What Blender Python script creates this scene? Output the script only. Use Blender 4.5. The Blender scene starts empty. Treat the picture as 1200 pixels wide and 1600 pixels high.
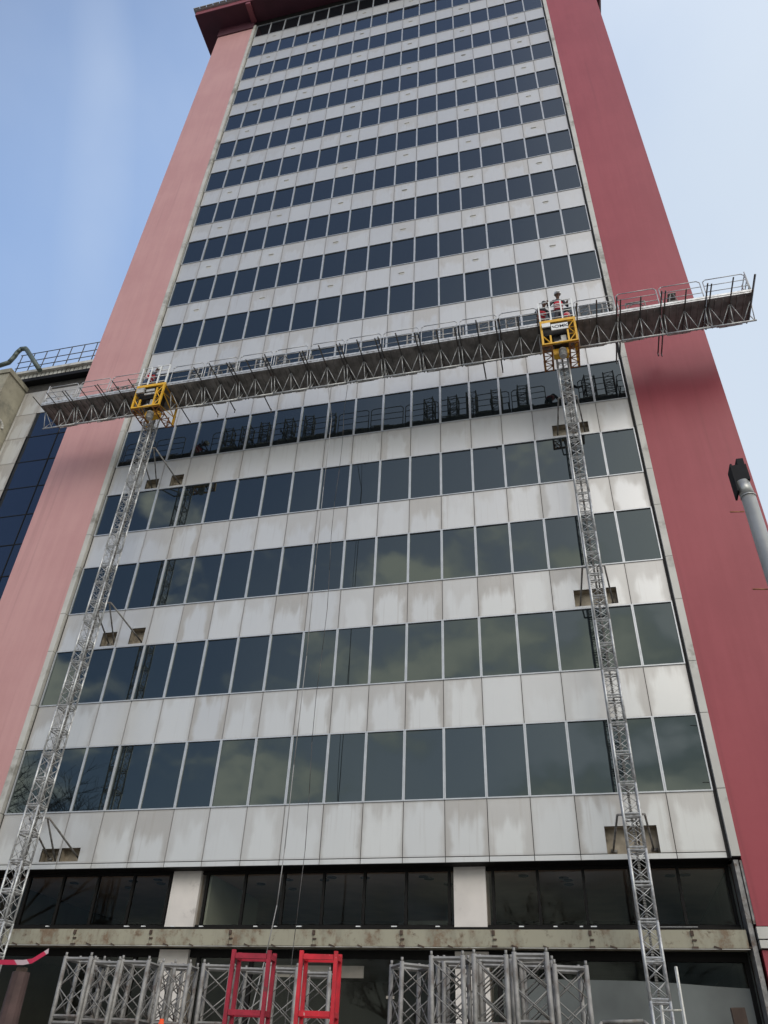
import bpy, math, random
from mathutils import Vector, Matrix
random.seed(7)
S = bpy.context.scene
PI = math.pi
COL = S.collection

# ---------------------------------------------------------------- camera
cam = bpy.data.objects.new('camera', bpy.data.cameras.new('camera'))
COL.objects.link(cam)
_yaw, _pit, _rol = map(math.radians, (-14.9916, 36.8110, 2.5699))
_f = Vector((math.sin(_yaw) * math.cos(_pit), math.cos(_yaw) * math.cos(_pit), math.sin(_pit)))
_r = Vector((math.cos(_yaw), -math.sin(_yaw), 0))
_u = _r.cross(_f)
_r2 = _r * math.cos(_rol) + _u * math.sin(_rol)
_u2 = -_r * math.sin(_rol) + _u * math.cos(_rol)
M = Matrix((( _r2.x, _u2.x, -_f.x, 16.637), (_r2.y, _u2.y, -_f.y, -20.244), (_r2.z, _u2.z, -_f.z, 1.6), (0, 0, 0, 1)))
cam.matrix_world = M
cam.data.sensor_fit = 'VERTICAL'
cam.data.sensor_height = 24
cam.data.lens = 1196.6 / 1600 * 24
cam.data.clip_start = 0.1
cam.data.clip_end = 3000
S.camera = cam

# ---------------------------------------------------------------- sky, sun, exposure
SUN_EL, SUN_AZ = math.radians(34), math.radians(150)    # azimuth clockwise from +Y: low, behind the viewer, to the right
w = bpy.data.worlds.new('World'); S.world = w; w.use_nodes = True
nt = w.node_tree; nt.nodes.clear()
def N(nt, t, **k):
    n = nt.nodes.new(t)
    for a, b in k.items():
        if a.startswith('i_'):
            n.inputs[a[2:].replace('_', ' ')].default_value = b
        else: setattr(n, a, b)
    return n
def math_(nt, op, a, b=None, c=None, clamp=False):
    n = nt.nodes.new('ShaderNodeMath'); n.operation = op; n.use_clamp = clamp
    for i, v in enumerate((a, b, c)):
        if v is None: continue
        if isinstance(v, (int, float)): n.inputs[i].default_value = v
        else: nt.links.new(v, n.inputs[i])
    return n.outputs[0]
def sstep(nt, v, lo, hi):
    n = nt.nodes.new('ShaderNodeMapRange'); n.interpolation_type = 'SMOOTHSTEP'
    nt.links.new(v, n.inputs[0]); n.inputs[1].default_value = lo; n.inputs[2].default_value = hi
    return n.outputs[0]
def mixc(nt, f, a, b, mode='MIX'):
    n = nt.nodes.new('ShaderNodeMix'); n.data_type = 'RGBA'; n.blend_type = mode
    for i, v in ((0, f), (6, a), (7, b)):
        if isinstance(v, (int, float)): n.inputs[i].default_value = v
        elif isinstance(v, tuple): n.inputs[i].default_value = (*v, 1) if len(v) == 3 else v
        else: nt.links.new(v, n.inputs[i])
    return n.outputs[2]
sky = N(nt, 'ShaderNodeTexSky', sky_type='NISHITA', sun_disc=False, sun_elevation=SUN_EL, sun_rotation=SUN_AZ, air_density=1.2, dust_density=2.0, ozone_density=3.0)
tc = N(nt, 'ShaderNodeTexCoord')
sep = N(nt, 'ShaderNodeSeparateXYZ'); nt.links.new(tc.outputs['Generated'], sep.inputs[0])
X, Y, Z = sep.outputs
# thin high veil, thicker towards +X and the horizon, streaked
mp = N(nt, 'ShaderNodeMapping'); mp.inputs['Scale'].default_value = (1.6, 1.1, .55); mp.inputs['Rotation'].default_value = (0.2, 0.35, 0.5)
nt.links.new(tc.outputs['Generated'], mp.inputs[0])
n1 = N(nt, 'ShaderNodeTexNoise', i_Scale=1.7, i_Detail=5.0, i_Roughness=.5); nt.links.new(mp.outputs[0], n1.inputs['Vector'])
veil = math_(nt, 'ADD', math_(nt, 'MULTIPLY', X, 1.05), math_(nt, 'MULTIPLY', n1.outputs[0], .8))
veil = math_(nt, 'SUBTRACT', veil, math_(nt, 'MULTIPLY', Z, .32))
veil = math_(nt, 'ADD', veil, math_(nt, 'MULTIPLY', sstep(nt, Y, -.2, .5), .18))
veil = math_(nt, 'SUBTRACT', veil, math_(nt, 'MULTIPLY', math_(nt, 'MULTIPLY', sstep(nt, math_(nt, 'MULTIPLY', Y, -1), -.1, .25), sstep(nt, Z, .45, .95)), .42))
veil = sstep(nt, veil, -.38, .86)
# cumulus banks low behind the viewer
n2 = N(nt, 'ShaderNodeTexNoise', i_Scale=5.0, i_Detail=7.0, i_Roughness=.50)
mp2 = N(nt, 'ShaderNodeMapping'); mp2.inputs['Scale'].default_value = (1, 1, 1.7); mp2.inputs['Location'].default_value = (.35, .6, .2)
nt.links.new(tc.outputs['Generated'], mp2.inputs[0]); nt.links.new(mp2.outputs[0], n2.inputs['Vector'])
cum = math_(nt, 'ADD', n2.outputs[0], math_(nt, 'MULTIPLY', X, .22))
cum = math_(nt, 'SUBTRACT', cum, math_(nt, 'MULTIPLY', math_(nt, 'MULTIPLY', Z, Z), .50))
cum = sstep(nt, cum, .34, .46)
back = sstep(nt, math_(nt, 'MULTIPLY', Y, -1), -.05, .35)
cum = math_(nt, 'MULTIPLY', cum, back)
bs = mixc(nt, 1.0, sky.outputs[0], (.90, .90, 1.0), 'MULTIPLY')
front = sstep(nt, Y, -.15, .45)
zr = sstep(nt, Z, .30, .95)
bs = mixc(nt, front, bs, mixc(nt, zr, (3.0, 4.0, 5.8), (2.0, 3.15, 5.5)))
dp = N(nt, 'ShaderNodeVectorMath', operation='DOT_PRODUCT'); nt.links.new(tc.outputs['Generated'], dp.inputs[0]); dp.inputs[1].default_value = (-.8304, -.5093, -.2261)
stk = math_(nt, 'SUBTRACT', 1.0, sstep(nt, math_(nt, 'ABSOLUTE', math_(nt, 'ADD', dp.outputs['Value'], math_(nt, 'MULTIPLY', math_(nt, 'SUBTRACT', n1.outputs[0], .5), .05))), .0, .085))
stk = math_(nt, 'MULTIPLY', math_(nt, 'MULTIPLY', stk, front), math_(nt, 'MULTIPLY', sstep(nt, n1.outputs[0], .25, .75), .36))
vc = mixc(nt, sstep(nt, math_(nt, 'MULTIPLY', Y, -1), -.55, .25), (4.9, 5.6, 6.5), (10.0, 10.1, 10.0))
c1 = mixc(nt, math_(nt, 'MAXIMUM', veil, stk), bs, vc)
shade = mixc(nt, sstep(nt, n2.outputs[0], .42, .62), (3.2, 4.0, 4.3), (11.0, 10.8, 9.4))
c2 = mixc(nt, math_(nt, 'MULTIPLY', cum, .9), c1, shade)
bg = N(nt, 'ShaderNodeBackground', i_Strength=.10)
nt.links.new(c2, bg.inputs[0])
out = N(nt, 'ShaderNodeOutputWorld'); nt.links.new(bg.outputs[0], out.inputs[0])
sl = bpy.data.lights.new('sun', 'SUN'); sl.energy = 0.9; sl.angle = math.radians(35); sl.color = (1, .95, .88)
so = bpy.data.objects.new('sun', sl); COL.objects.link(so)
_sd = Vector((math.sin(SUN_AZ) * math.cos(SUN_EL), math.cos(SUN_AZ) * math.cos(SUN_EL), math.sin(SUN_EL)))
so.rotation_euler = _sd.to_track_quat('Z', 'Y').to_euler()
S.view_settings.view_transform = 'Standard'; S.view_settings.look = 'None'
S.view_settings.exposure = 0.43; S.view_settings.gamma = 1
try: S.cycles.max_bounces = 8; S.cycles.transparent_max_bounces = 16
except Exception: pass

# ---------------------------------------------------------------- materials
def mat(name):
    m = bpy.data.materials.new(name); m.use_nodes = True
    nt = m.node_tree; b = nt.nodes['Principled BSDF']
    return m, nt, b
def simple(name, col, rough=.5, metal=0., spec=.5, var=.12, scale=6., bump=0., dirt=None, dscale=2.5, dlo=.52, dhi=.7):
    """base colour with soft mottling and an optional dirt / rust colour in patches"""
    m, nt, b = mat(name)
    tc = N(nt, 'ShaderNodeTexCoord')
    n = N(nt, 'ShaderNodeTexNoise', i_Scale=scale, i_Detail=4.0); nt.links.new(tc.outputs['Object'], n.inputs['Vector'])
    dk = tuple(c * (1 - var) for c in col); lt = tuple(min(1, c * (1 + var)) for c in col)
    c = mixc(nt, sstep(nt, n.outputs[0], .3, .7), dk, lt)
    if dirt:
        n3 = N(nt, 'ShaderNodeTexNoise', i_Scale=dscale, i_Detail=6.0, i_Roughness=.65); nt.links.new(tc.outputs['Object'], n3.inputs['Vector'])
        c = mixc(nt, sstep(nt, n3.outputs[0], dlo, dhi), c, dirt)
    nt.links.new(c, b.inputs['Base Color'])
    b.inputs['Roughness'].default_value = rough; b.inputs['Metallic'].default_value = metal
    b.inputs['Specular IOR Level'].default_value = spec
    if bump:
        bp = N(nt, 'ShaderNodeBump', i_Strength=bump, i_Distance=.01); nt.links.new(n.outputs[0], bp.inputs['Height']); nt.links.new(bp.outputs[0], b.inputs['Normal'])
    return m

def panel_material():
    m, nt, b = mat('cladding_panel')
    uv = N(nt, 'ShaderNodeUVMap', uv_map='UVMap'); pid = N(nt, 'ShaderNodeUVMap', uv_map='pid')
    s = N(nt, 'ShaderNodeSeparateXYZ'); nt.links.new(uv.outputs[0], s.inputs[0])
    sp = N(nt, 'ShaderNodeSeparateXYZ'); nt.links.new(pid.outputs[0], sp.inputs[0])
    u, v = s.outputs[0], s.outputs[1]; rnd, amt = sp.outputs[0], sp.outputs[1]
    cb = N(nt, 'ShaderNodeCombineXYZ'); nt.links.new(u, cb.inputs[0])
    nt.links.new(math_(nt, 'MULTIPLY', v, .28), cb.inputs[1]); nt.links.new(math_(nt, 'MULTIPLY', rnd, 57.), cb.inputs[2])
    n = N(nt, 'ShaderNodeTexNoise', i_Scale=3.6, i_Detail=3.0, i_Roughness=.5); nt.links.new(cb.outputs[0], n.inputs['Vector'])
    cb2 = N(nt, 'ShaderNodeCombineXYZ'); nt.links.new(u, cb2.inputs[0]); nt.links.new(v, cb2.inputs[1]); nt.links.new(math_(nt, 'MULTIPLY', rnd, 31.), cb2.inputs[2])
    nb = N(nt, 'ShaderNodeTexNoise', i_Scale=2.0, i_Detail=3.0); nt.links.new(cb2.outputs[0], nb.inputs['Vector'])
    # distance from the sides and from the top, both disturbed
    side = math_(nt, 'SUBTRACT', .5, math_(nt, 'ABSOLUTE', math_(nt, 'SUBTRACT', u, .5)))
    side = math_(nt, 'ADD', side, math_(nt, 'MULTIPLY', math_(nt, 'SUBTRACT', nb.outputs[0], .5), .35))
    top = math_(nt, 'SUBTRACT', 1.0, v)
    top = math_(nt, 'ADD', top, math_(nt, 'MULTIPLY', math_(nt, 'SUBTRACT', n.outputs[0], .5), 1.15))
    w2 = N(nt, 'ShaderNodeTexWhiteNoise', noise_dimensions='1D'); nt.links.new(math_(nt, 'MULTIPLY', rnd, 7.3), w2.inputs['W'])
    w3 = N(nt, 'ShaderNodeTexWhiteNoise', noise_dimensions='1D'); nt.links.new(math_(nt, 'MULTIPLY', rnd, 3.1), w3.inputs['W'])
    top = math_(nt, 'ADD', top, math_(nt, 'MULTIPLY', math_(nt, 'SUBTRACT', w2.outputs['Value'], .42), .62))
    side = math_(nt, 'ADD', side, math_(nt, 'MULTIPLY', math_(nt, 'SUBTRACT', w3.outputs['Value'], .4), .16))
    clean = math_(nt, 'MULTIPLY', sstep(nt, side, .05, .20), sstep(nt, top, .14, .46))
    dirty = math_(nt, 'MULTIPLY', math_(nt, 'SUBTRACT', 1.0, clean), amt, clamp=True)
    wn = N(nt, 'ShaderNodeTexWhiteNoise', noise_dimensions='1D'); nt.links.new(rnd, wn.inputs['W'])
    base = mixc(nt, wn.outputs['Value'], (.59, .585, .57), (.66, .65, .62))
    dc = mixc(nt, nb.outputs[0], (.42, .40, .37), (.49, .46, .425))
    c = mixc(nt, dirty, base, dc)
    # thin rusty or grey run-down streaks
    st = N(nt, 'ShaderNodeTexNoise', i_Scale=1.0, i_Detail=2.0)
    cb3 = N(nt, 'ShaderNodeCombineXYZ'); nt.links.new(math_(nt, 'MULTIPLY', u, 14.), cb3.inputs[0]); nt.links.new(math_(nt, 'MULTIPLY', v, .6), cb3.inputs[1]); nt.links.new(math_(nt, 'MULTIPLY', rnd, 83.), cb3.inputs[2])
    nt.links.new(cb3.outputs[0], st.inputs['Vector'])
    sk = math_(nt, 'MULTIPLY', math_(nt, 'MULTIPLY', sstep(nt, st.outputs[0], .56, .78), amt), .35)
    c = mixc(nt, sk, c, (.38, .33, .28))
    # grime in the last centimetres beside the joints
    ed = math_(nt, 'MINIMUM', math_(nt, 'SUBTRACT', .5, math_(nt, 'ABSOLUTE', math_(nt, 'SUBTRACT', u, .5))), math_(nt, 'SUBTRACT', .5, math_(nt, 'ABSOLUTE', math_(nt, 'SUBTRACT', v, .5))))
    eg = math_(nt, 'MULTIPLY', math_(nt, 'SUBTRACT', 1.0, sstep(nt, ed, .0, .05)), .35)
    c = mixc(nt, eg, c, (.38, .35, .32))
    nt.links.new(c, b.inputs['Base Color'])
    nt.links.new(math_(nt, 'ADD', math_(nt, 'MULTIPLY', dirty, .22), .30), b.inputs['Roughness'])
    b.inputs['Metallic'].default_value = .28
    b.inputs['Specular IOR Level'].default_value = .5
    return m

def paint_wall(name, col, col2):
    m, nt, b = mat(name)
    tc = N(nt, 'ShaderNodeTexCoord')
    n = N(nt, 'ShaderNodeTexNoise', i_Scale=.35, i_Detail=5.0, i_Roughness=.6); nt.links.new(tc.outputs['Object'], n.inputs['Vector'])
    mp = N(nt, 'ShaderNodeMapping'); mp.inputs['Scale'].default_value = (1.6, 1.6, .12); nt.links.new(tc.outputs['Object'], mp.inputs[0])
    n2 = N(nt, 'ShaderNodeTexNoise', i_Scale=2.2, i_Detail=5.0, i_Roughness=.6); nt.links.new(mp.outputs[0], n2.inputs['Vector'])
    n4 = N(nt, 'ShaderNodeTexNoise', i_Scale=9.0, i_Detail=3.0); nt.links.new(tc.outputs['Object'], n4.inputs['Vector'])
    f = math_(nt, 'ADD', math_(nt, 'MULTIPLY', n.outputs[0], .6), math_(nt, 'MULTIPLY', n2.outputs[0], .4))
    c = mixc(nt, sstep(nt, f, .36, .64), col, col2)
    mp3 = N(nt, 'ShaderNodeMapping'); mp3.inputs['Scale'].default_value = (2.4, 2.4, .05); nt.links.new(tc.outputs['Object'], mp3.inputs[0])
    n5 = N(nt, 'ShaderNodeTexNoise', i_Scale=1.6, i_Detail=4.0, i_Roughness=.6); nt.links.new(mp3.outputs[0], n5.inputs['Vector'])
    c = mixc(nt, math_(nt, 'MULTIPLY', sstep(nt, n5.outputs[0], .56, .72), .35), c, tuple(x * .74 for x in col))
    c = mixc(nt, math_(nt, 'MULTIPLY', sstep(nt, n4.outputs[0], .6, .8), .25), c, tuple(x * .8 for x in col))
    nt.links.new(c, b.inputs['Base Color']); b.inputs['Roughness'].default_value = .5; b.inputs['Specular IOR Level'].default_value = .45
    sp = N(nt, 'ShaderNodeSeparateXYZ'); nt.links.new(tc.outputs['Object'], sp.inputs[0])
    wv = math_(nt, 'SINE', math_(nt, 'MULTIPLY', sp.outputs[2], 2 * PI / .30))
    h = math_(nt, 'ADD', math_(nt, 'MULTIPLY', wv, .10), n4.outputs[0])
    bp = N(nt, 'ShaderNodeBump', i_Strength=.12, i_Distance=.01); nt.links.new(h, bp.inputs['Height']); nt.links.new(bp.outputs[0], b.inputs['Normal'])
    return m

def window_glass(name, base, spec_col, ior=2.1, wob=.12):
    """solar control glass: dark body under a mirror-like coat, faintly wavy"""
    m, nt, b = mat(name)
    b.inputs['Base Color'].default_value = (*base, 1); b.inputs['Roughness'].default_value = .018
    b.inputs['IOR'].default_value = ior; b.inputs['Specular Tint'].default_value = (*spec_col, 1)
    tc = N(nt, 'ShaderNodeTexCoord')
    n = N(nt, 'ShaderNodeTexNoise', i_Scale=1.1, i_Detail=1.0); nt.links.new(tc.outputs['Object'], n.inputs['Vector'])
    bp = N(nt, 'ShaderNodeBump', i_Strength=wob, i_Distance=.02); nt.links.new(n.outputs[0], bp.inputs['Height']); nt.links.new(bp.outputs[0], b.inputs['Normal'])
    return m

def clear_glass(name, tint, refl=.12):
    m = bpy.data.materials.new(name); m.use_nodes = True; nt = m.node_tree; nt.nodes.clear()
    t = N(nt, 'ShaderNodeBsdfTransparent'); t.inputs[0].default_value = (*tint, 1)
    g = N(nt, 'ShaderNodeBsdfGlossy'); g.inputs['Roughness'].default_value = .02; g.inputs[0].default_value = (.85, .95, .93, 1)
    fr = N(nt, 'ShaderNodeFresnel', i_IOR=1.5); f = math_(nt, 'MULTIPLY', fr.outputs[0], .38, clamp=True)
    mx = N(nt, 'ShaderNodeMixShader'); nt.links.new(f, mx.inputs[0]); nt.links.new(t.outputs[0], mx.inputs[1]); nt.links.new(g.outputs[0], mx.inputs[2])
    o = N(nt, 'ShaderNodeOutputMaterial'); nt.links.new(mx.outputs[0], o.inputs[0])
    return m

def stained(name, base, rust, dark):
    """weathered ledge: patches of rust and grey with run-down streaks"""
    m, nt, b = mat(name)
    tc = N(nt, 'ShaderNodeTexCoord')
    mp = N(nt, 'ShaderNodeMapping'); mp.inputs['Scale'].default_value = (1.4, 1, .5); nt.links.new(tc.outputs['Object'], mp.inputs[0])
    a = N(nt, 'ShaderNodeTexNoise', i_Scale=1.6, i_Detail=7.0, i_Roughness=.62); nt.links.new(mp.outputs[0], a.inputs['Vector'])
    c_ = N(nt, 'ShaderNodeTexNoise', i_Scale=4.5, i_Detail=6.0, i_Roughness=.7); nt.links.new(tc.outputs['Object'], c_.inputs['Vector'])
    c = mixc(nt, sstep(nt, a.outputs[0], .42, .66), base, tuple(x * .72 for x in base))
    c = mixc(nt, math_(nt, 'MULTIPLY', sstep(nt, math_(nt, 'MULTIPLY', a.outputs[0], c_.outputs[0]), .24, .36), .65), c, rust)
    c = mixc(nt, math_(nt, 'MULTIPLY', sstep(nt, c_.outputs[0], .56, .72), .8), c, dark)
    nt.links.new(c, b.inputs['Base Color']); b.inputs['Roughness'].default_value = .8
    return m

MT = {}
MT['panel'] = panel_material()
MT['red'] = paint_wall('red_paint', (.292, .034, .048), (.335, .047, .062))
MT['pink'] = paint_wall('pale_pink_paint', (.555, .29, .275), (.61, .335, .315))  # left wall in a paler pink than the red right wall
MT['trim'] = simple('pale_trim', (.56, .54, .49), .5, var=.08, scale=1.3, dirt=(.26, .24, .20), dscale=.8)
MT['alu'] = simple('aluminium_frame', (.52, .53, .54), .38, .35, var=.08, scale=3)
MT['joint'] = simple('joint_sealant', (.055, .05, .045), .9)
MT['darkframe'] = simple('dark_bronze_frame', (.010, .009, .008), .7, spec=.2)
MT['glass'] = window_glass('tinted_pane', (.008, .011, .013), (.86, 1.0, .95), 1.80)
MT['wingglass'] = window_glass('navy_pane', (.006, .010, .022), (.8, .9, 1.0), 1.8)
MT['shopglass'] = clear_glass('clear_pane', (.82, .77, .72))
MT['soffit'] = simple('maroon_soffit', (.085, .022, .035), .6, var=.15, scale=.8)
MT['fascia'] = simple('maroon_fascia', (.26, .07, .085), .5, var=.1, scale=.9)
MT['roofmetal'] = simple('roof_sheet', (.42, .42, .40), .5, .2)
MT['ledge'] = stained('stained_ledge', (.36, .335, .25), (.19, .10, .05), (.10, .075, .05))
MT['pilaster'] = simple('white_pilaster', (.72, .665, .61), .7, var=.07, scale=1.5, dirt=(.36, .32, .29), dscale=1.7, dlo=.55, dhi=.75)
MT['pocket'] = simple('bare_concrete', (.34, .29, .22), .9, var=.2, scale=5, dirt=(.12, .10, .08), dscale=3)
MT['ceil'] = simple('room_ceiling', (.60, .48, .42), .9, var=.1, scale=1)
MT['room'] = simple('room_wall', (.16, .17, .16), .9, var=.15, scale=.8)
MT['palewall'] = simple('pale_room_wall', (.42, .50, .44), .9, var=.1, scale=.8)
MT['galv'] = simple('galvanised_steel', (.56, .56, .55), .40, .35, var=.2, scale=9, dirt=(.30, .28, .26), dscale=5)
MT['galv2'] = simple('dull_galvanised_steel', (.25, .24, .225), .6, .2, var=.3, scale=7, dirt=(.13, .095, .075), dscale=4.5)
MT['tube'] = simple('dark_steel_tube', (.10, .095, .09), .5, .3, var=.25, scale=6, dirt=(.16, .09, .06), dscale=5)
MT['deck'] = simple('deck_underside', (.27, .25, .23), .8, .1, var=.25, scale=3, dirt=(.15, .14, .13), dscale=1.4)
MT['rail'] = simple('rail_metal', (.50, .50, .50), .42, .3, var=.12, scale=5)
MT['yellow'] = simple('yellow_paint', (.78, .43, .025), .45, var=.1, scale=4, dirt=(.34, .15, .05), dscale=3.2, dlo=.58, dhi=.72)
MT['rusty'] = simple('rusty_orange_paint', (.34, .14, .045), .6, var=.2, scale=6, dirt=(.12, .06, .03), dscale=4)
MT['motor'] = simple('grey_motor', (.50, .49, .46), .5, .1, dirt=(.22, .2, .17), dscale=5)
MT['white'] = simple('white_board', (.80, .80, .78), .5, var=.04)
MT['blackpaint'] = simple('black_lettering', (.015, .015, .018), .5)
MT['redsteel'] = simple('red_painted_steel', (.56, .012, .026), .42, var=.2, scale=7, dirt=(.55, .30, .28), dscale=16, dlo=.66, dhi=.70)
MT['crimson'] = simple('crimson_painted_steel', (.33, .010, .030), .5, var=.2, scale=7, dirt=(.13, .03, .03), dscale=9, dlo=.58, dhi=.72)
MT['concrete'] = simple('weathered_concrete', (.36, .33, .25), .9, var=.14, scale=1.2, dirt=(.20, .19, .15), dscale=.7)
MT['pipe'] = simple('grey_green_pipe', (.10, .125, .11), .5, .1)
MT['greysteel'] = simple('grey_pole_steel', (.42, .42, .40), .38, .45, var=.1, scale=2)
MT['black'] = simple('black_steel', (.012, .012, .014), .7, spec=.2)
MT['wood'] = simple('dark_timber', (.085, .055, .04), .85, var=.3, scale=5)
MT['bark'] = simple('tree_bark', (.055, .045, .038), .9, var=.3, scale=4)
MT['cable'] = simple('grey_cable', (.30, .29, .28), .6)
MT['ladder'] = simple('ladder_aluminium', (.68, .66, .60), .4, .3, dirt=(.40, .38, .30), dscale=5)
MT['orange'] = simple('orange_plastic', (.85, .09, .02), .45)
MT['skin'] = simple('skin', (.17, .085, .055), .55, var=.06)
MT['hair'] = simple('black_hair', (.015, .012, .010), .6)
MT['cloth'] = simple('dark_work_clothes', (.055, .055, .065), .9)
MT['cloth2'] = simple('blue_work_clothes', (.06, .09, .15), .9)
MT['vest'] = simple('red_vest_cloth', (.62, .045, .07), .8)
MT['helmet'] = simple('white_plastic', (.82, .82, .80), .35, var=.03)
MT['asphalt'] = simple('asphalt', (.15, .145, .14), .9, var=.25, scale=1.5, bump=.2)
MT['paving'] = simple('concrete_paving', (.24, .23, .21), .85, var=.15, scale=2)
MT['sheet'] = simple('grey_dust_sheet', (.42, .44, .42), .8, var=.10, scale=.7)
MT['overlay'] = simple('grey_overlay', (.105, .115, .11), .35, var=.35, scale=.55, spec=.6)
MT['spots'] = simple('dark_fitting', (.02, .018, .016), .6)

# ---------------------------------------------------------------- mesh helpers
class MB:
    def __init__(s): s.v = []; s.f = []; s.sm = []; s.uv = {}; s.pid = {}
    def quad(s, a, b, c, d, smooth=False, uv=None, pid=None):
        i = len(s.v); s.v += [tuple(a), tuple(b), tuple(c), tuple(d)]; s.f.append((i, i + 1, i + 2, i + 3)); s.sm.append(smooth)
        if uv: s.uv[len(s.f) - 1] = uv
        if pid: s.pid[len(s.f) - 1] = pid
        return s
    def box(s, x0, x1, y0, y1, z0, z1, uvr=None, pid=None):
        i = len(s.v)
        s.v += [(x0, y0, z0), (x1, y0, z0), (x1, y1, z0), (x0, y1, z0), (x0, y0, z1), (x1, y0, z1), (x1, y1, z1), (x0, y1, z1)]
        fs = [(0, 1, 5, 4), (1, 2, 6, 5), (2, 3, 7, 6), (3, 0, 4, 7), (4, 5, 6, 7), (3, 2, 1, 0)]
        for k, f in enumerate(fs):
            s.f.append(tuple(i + j for j in f)); s.sm.append(False)
            if uvr:
                u0, u1, v0, v1 = uvr
                s.uv[len(s.f) - 1] = [(u0, v0), (u1, v0), (u1, v1), (u0, v1)]
                s.pid[len(s.f) - 1] = pid
        return s
    def obox(s, c, sx, sy, sz, rot):
        """box centred at c, rotated by matrix rot"""
        i = len(s.v); c = Vector(c)
        for dz in (-1, 1):
            for dx, dy in ((-1, -1), (1, -1), (1, 1), (-1, 1)):
                s.v.append(tuple(c + rot @ Vector((dx * sx / 2, dy * sy / 2, dz * sz / 2))))
        for f in [(0, 1, 5, 4), (1, 2, 6, 5), (2, 3, 7, 6), (3, 0, 4, 7), (4, 5, 6, 7), (3, 2, 1, 0)]:
            s.f.append(tuple(i + j for j in f)); s.sm.append(False)
        return s
    def tube(s, p, q, r, n=6, r2=None, cap=True):
        p = Vector(p); q = Vector(q); d = (q - p)
        if d.length < 1e-6: return s
        d.normalize(); r2 = r if r2 is None else r2
        a = d.orthogonal().normalized(); b = d.cross(a); i = len(s.v)
        off = PI / 4 if n == 4 else 0
        for c, rr in ((p, r), (q, r2)):
            for k in range(n):
                t = 2 * PI * k / n + off
                s.v.append(tuple(c + a * (rr * math.cos(t)) + b * (rr * math.sin(t))))
        for k in range(n):
            s.f.append((i + k, i + (k + 1) % n, i + n + (k + 1) % n, i + n + k)); s.sm.append(n > 4)
        if cap:
            s.f.append(tuple(i + k for k in reversed(range(n)))); s.sm.append(False)
            s.f.append(tuple(i + n + k for k in range(n))); s.sm.append(False)
        return s
    def path(s, pts, r, n=8):
        for a, b in zip(pts[:-1], pts[1:]): s.tube(a, b, r, n)
        return s
    def ball(s, c, r, nu=12, nv=8, sc=(1, 1, 1), zmin=-1.):
        i = len(s.v); c = Vector(c)
        for j in range(nv + 1):
            ph = -PI / 2 + PI * j / nv; zz = max(math.sin(ph), zmin)
            for k in range(nu):
                t = 2 * PI * k / nu
                s.v.append((c.x + r * sc[0] * math.cos(ph) * math.cos(t), c.y + r * sc[1] * math.cos(ph) * math.sin(t), c.z + r * sc[2] * zz))
        for j in range(nv):
            for k in range(nu):
                s.f.append((i + j * nu + k, i + j * nu + (k + 1) % nu, i + (j + 1) * nu + (k + 1) % nu, i + (j + 1) * nu + k)); s.sm.append(True)
        return s
    def mesh(s, name, off=(0, 0, 0)):
        me = bpy.data.meshes.new(name)
        ox, oy, oz = off
        me.from_pydata([(a - ox, b - oy, c - oz) for a, b, c in s.v], [], s.f)
        me.polygons.foreach_set('use_smooth', s.sm)
        if s.uv:
            l1 = me.uv_layers.new(name='UVMap'); l2 = me.uv_layers.new(name='pid')
            for fi, uvs in s.uv.items():
                p = me.polygons[fi]
                for k, li in enumerate(p.loop_indices):
                    l1.data[li].uv = uvs[k]; l2.data[li].uv = s.pid.get(fi, (0, 0))
        me.update()
        return me
WL = {}
def wl(o): return WL.get(o.name, Vector((0, 0, 0)))
def tag(o, label=None, cat=None, group=None, kind=None):
    for k, v in (('label', label), ('category', cat), ('group', group), ('kind', kind)):
        if v: o[k] = v
    return o
def thing(name, label, cat, loc=(0, 0, 0), rz=0, group=None):
    o = bpy.data.objects.new(name, None); COL.objects.link(o); o.location = loc; o.rotation_euler = (0, 0, rz); o.empty_display_size = .3
    WL[o.name] = Vector(loc)
    return tag(o, label, cat, group)
def part(name, mb, m, parent=None, world=False, **kw):
    """one mesh object; with world=True its vertices are given in world coordinates"""
    off = wl(parent) if (parent and world) else Vector((0, 0, 0))
    o = bpy.data.objects.new(name, mb.mesh(name, off)); COL.objects.link(o)
    for mm in (m if isinstance(m, (list, tuple)) else [m]): o.data.materials.append(mm)
    if parent: o.parent = parent; WL[o.name] = off
    return tag(o, **kw)
def kids(o): return [c for c in bpy.data.objects if c.parent == o]
def dup(o, loc=None, rz=None, parent=None, label=None, group=None):
    c = o.copy(); COL.objects.link(c)
    c.parent = parent
    if loc is not None: c.location = loc
    if rz is not None: c.rotation_euler = (0, 0, rz)
    if label: c['label'] = label
    if group: c['group'] = group
    for ch in kids(o): dup(ch, parent=c)
    return c
ORD = ['first', 'second', 'third', 'fourth', 'fifth', 'sixth', 'seventh', 'eighth', 'ninth', 'tenth', 'eleventh', 'twelfth', 'thirteenth', 'fourteenth', 'fifteenth', 'sixteenth']

# ---------------------------------------------------------------- ground
part('ground', MB().box(-400, 400, -400, 400, -.5, 0), MT['asphalt'], kind='structure')
part('pavement', MB().box(-12, 32, -4, 18, .0, .14), MT['paving'], kind='structure')

# ---------------------------------------------------------------- the tower
CW, NC, NR = 1.1, 18, 17
Z1, FH, WH = 7.6376, 3.3569, 1.91
FW = CW * NC
ZT = Z1 + (NR - 1) * FH + WH           # top of the highest windows
ZB = 6.10
tower = thing('office_tower', 'tall office tower with banded dark windows, stained pale panels and red side walls', 'building', (9.9, 8, 0))
# body behind the cladding
part('tower_core', MB().box(-.0, FW, .32, 15.5, ZB + .12, ZT + .1), MT['joint'], tower, True)
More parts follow.
